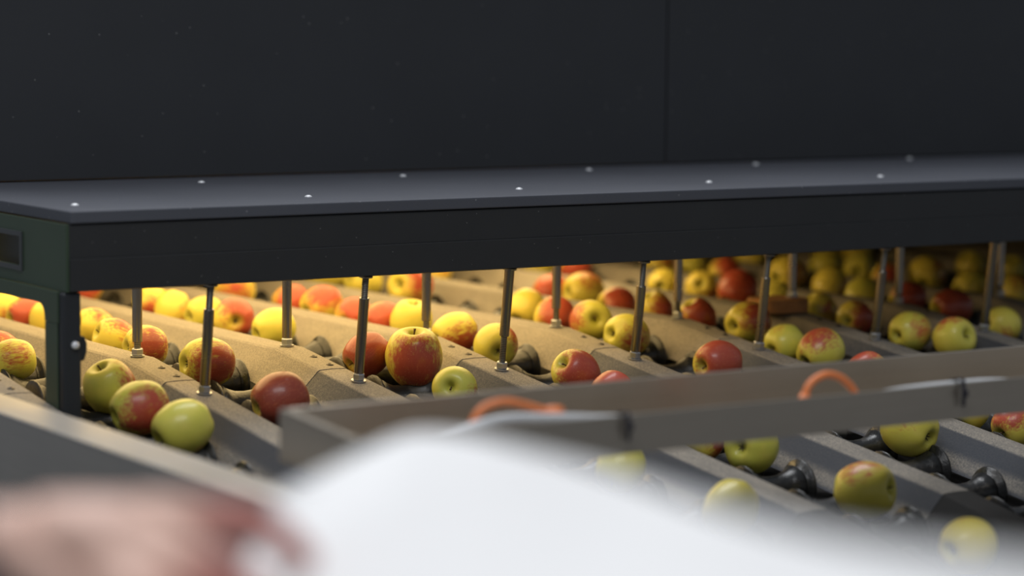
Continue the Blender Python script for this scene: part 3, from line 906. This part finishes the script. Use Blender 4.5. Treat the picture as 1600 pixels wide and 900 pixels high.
    (1.219,-0.529,0.062,0.061,(-0.71,-0.20,-0.68),(0.71,-0.13,-0.70),0.00,0.40,0.30,'yellow apple sliver under the tray near the right edge'),
    (0.555,0.912,0.058,0.057,(-0.71,-0.20,-0.68),(-0.24,-0.84,0.49),0.54,0.05,0.10,'orange apple sliver under the beam corner right of leg'),
    (1.239,0.884,0.058,0.057,(-0.71,-0.20,-0.68),(0.06,-0.97,0.22),0.18,0.10,0.10,'golden apple sliver under the beam right of third rear rod'),
]
for i, (x, y, dia, ln_, zax, xax, bl, gr, dk, lab) in enumerate(APPLES):
    z = zlane(y) + (dia - 0.070) * 0.5
    Z = Vector(zax).normalized()
    X = Vector(xax)
    X = (X - Z * X.dot(Z)).normalized()
    Y = Z.cross(X)
    R3 = Matrix((X, Y, Z)).transposed()
    o = bpy.data.objects.new('apple', AP_ME[i % 5])
    COL.objects.link(o)
    o.location = (x, y, z)
    o.rotation_euler = R3.to_euler()
    o.scale = (dia / 2, dia / 2, ln_ / 2)
    o.color = (bl, gr, dk, 1)
    tag(o, lab, 'apple', 'apples on the sorting lanes')
    for nm, me in (('stem', ST_ME[i % 3]), ('calyx', CA_ME)):
        c = bpy.data.objects.new(nm, me)
        COL.objects.link(c)
        c.parent = o

# ---------------------------------------------------------------- white sheet in the foreground
EDGE = [(-0.5258, -1.7725, 0.1738), (-0.4843, -1.7511, 0.1794), (-0.4384, -1.7324, 0.1873), (-0.4066, -1.7287, 0.1936), (-0.4088, -1.7868, 0.2004), (-0.4277, -1.8700, 0.2075), (-0.4763, -2.0292, 0.2217), (-0.5282, -2.1865, 0.2332), (-0.5677, -2.3036, 0.2461), (-0.5962, -2.4037, 0.2594), (-0.6121, -2.4646, 0.2674), (-0.6243, -2.5162, 0.2735)]
bot_a, bot_b = Vector((-0.6222, -1.8596, 0.1225)), Vector((-0.7025, -2.5987, 0.2594))
top_e = smooth_path(EDGE, 4)
b = bmesh.new()
N = len(top_e)
rows = []
for j in range(9):
    t = j / 8
    rows.append([b.verts.new(p.lerp(bot_a.lerp(bot_b, i / (N - 1)), t) + Vector((0, 0, -0.010 * math.sin(math.pi * t) * (1 - i / N)))) for i, p in enumerate(top_e)])
for j in range(8):
    for i in range(N - 1):
        b.faces.new((rows[j][i], rows[j][i + 1], rows[j + 1][i + 1], rows[j + 1][i]))
ext = bmesh.ops.extrude_face_region(b, geom=list(b.faces))
bmesh.ops.translate(b, verts=[g for g in ext['geom'] if isinstance(g, bmesh.types.BMVert)], vec=(0, 0, -0.003))
tag(link('white_sheet', mesh('white_sheet', b, 'white_sheet', False)), 'large blurred white sheet held low in the foreground', 'sheet')

# ---------------------------------------------------------------- person: hand reaching in at lower left
def skin_object(name, nodes, edges, mat, levels=2):
    me = bpy.data.meshes.new(name)
    keys = list(nodes)
    me.from_pydata([nodes[k][0] for k in keys], [(keys.index(a), keys.index(c)) for a, c in edges], [])
    o = bpy.data.objects.new(name, me)
    COL.objects.link(o)
    o.modifiers.new('skin', 'SKIN')
    me.skin_vertices or None
    lay = me.skin_vertices[0].data if me.skin_vertices else None
    if lay is None:
        bpy.context.view_layer.objects.active = o
        bpy.ops.mesh.customdata_skin_add()
        lay = me.skin_vertices[0].data
    for i, kx in enumerate(keys):
        r = nodes[kx][1]
        lay[i].radius = r if isinstance(r, tuple) else (r, r)
    lay[0].use_root = True
    s = o.modifiers.new('sub', 'SUBSURF')
    s.levels = s.render_levels = levels
    dg = bpy.context.evaluated_depsgraph_get()
    res = bpy.data.meshes.new_from_object(o.evaluated_get(dg))
    bpy.data.objects.remove(o)
    res.name = name
    res.materials.clear()
    res.materials.append(MATS[mat])
    res.polygons.foreach_set('use_smooth', [True] * len(res.polygons))
    return res


CAMO = Vector((-1.207184, -3.036885, 0.442181))


HN = {}
HN['wrist'] = (Vector((-0.7036, -1.8113, 0.1709)), (0.0331, 0.0265))
HN['arm'] = (Vector((-0.7461, -1.7989, 0.1598)), (0.0364, 0.0309))
HN['palm'] = (Vector((-0.6742, -1.8305, 0.1746)), (0.0375, 0.0243))
HN['i0'] = (Vector((-0.6264, -1.8398, 0.1812)), 0.0149)
HN['i1'] = (Vector((-0.5834, -1.8543, 0.1786)), 0.0105)
HN['i2'] = (Vector((-0.5660, -1.8602, 0.1660)), 0.0094)
HN['i3'] = (Vector((-0.5556, -1.8690, 0.1514)), 0.0077)
HN['m0'] = (Vector((-0.6402, -1.8755, 0.1705)), 0.0149)
HN['m1'] = (Vector((-0.6170, -1.9146, 0.1552)), 0.0108)
HN['m2'] = (Vector((-0.6099, -1.9218, 0.1359)), 0.0097)
HN['m3'] = (Vector((-0.6037, -1.9137, 0.1167)), 0.0079)
HN['r0'] = (Vector((-0.6587, -1.9008, 0.1591)), 0.0144)
HN['r1'] = (Vector((-0.6424, -1.9286, 0.1398)), 0.0102)
HN['r2'] = (Vector((-0.6367, -1.9348, 0.1208)), 0.0091)
HN['r3'] = (Vector((-0.6319, -1.9256, 0.1034)), 0.0077)
HN['p0'] = (Vector((-0.6777, -1.9184, 0.1486)), 0.0127)
HN['p1'] = (Vector((-0.6695, -1.9406, 0.1314)), 0.0088)
HN['p2'] = (Vector((-0.6649, -1.9453, 0.1174)), 0.0079)
HN['p3'] = (Vector((-0.6603, -1.9359, 0.1017)), 0.0068)
HN['t0'] = (Vector((-0.6930, -1.8644, 0.1511)), 0.016)
HN['t1'] = (Vector((-0.6800, -1.9046, 0.1314)), 0.0127)
HN['t2'] = (Vector((-0.6516, -1.9113, 0.1127)), 0.0105)
HN['t3'] = (Vector((-0.6319, -1.9113, 0.1017)), 0.0083)
HE = [('wrist', 'arm'), ('wrist', 'palm'), ('palm', 'i0'), ('i0', 'i1'), ('i1', 'i2'), ('i2', 'i3'), ('palm', 'm0'), ('m0', 'm1'), ('m1', 'm2'), ('m2', 'm3'),
      ('palm', 'r0'), ('r0', 'r1'), ('r1', 'r2'), ('r2', 'r3'), ('palm', 'p0'), ('p0', 'p1'), ('p1', 'p2'), ('p2', 'p3'), ('wrist', 't0'), ('t0', 't1'), ('t1', 't2'), ('t2', 't3')]
SL_P = [(-0.7103, -1.8077, 0.1645), (-0.7463, -1.7994, 0.1545), (-0.8044, -1.7913, 0.1414), (-0.9019, -1.8002, 0.1299)]
SL_R = [0.041 + 0.0012 * i for i in range(16)]
hand_me = skin_object('hand', HN, HE, 'hand_skin', 2)
fa = hand_me.attributes.new('finger', 'FLOAT', 'POINT')
tips = [HN[a][0].lerp(HN[c][0], t / 4) for a, c in HE if a[0] in 'imrp' and a[1] in '12' for t in range(5)]
for v in hand_me.vertices:
    dmin = min((v.co - t).length for t in tips)
    fa.data[v.index].value = max(0.0, min(0.85, (0.045 - dmin) / 0.030))
pw = HN['wrist'][0]
per = empty('person', pw, 'blurred bare hand with dark blue sleeve reaching onto the white sheet', 'person')
link('hand', hand_me, per)
link('sleeve', mesh('sleeve', tube_bm(smooth_path(SL_P, 5), SL_R, 20), 'sleeve_blue', True), per)
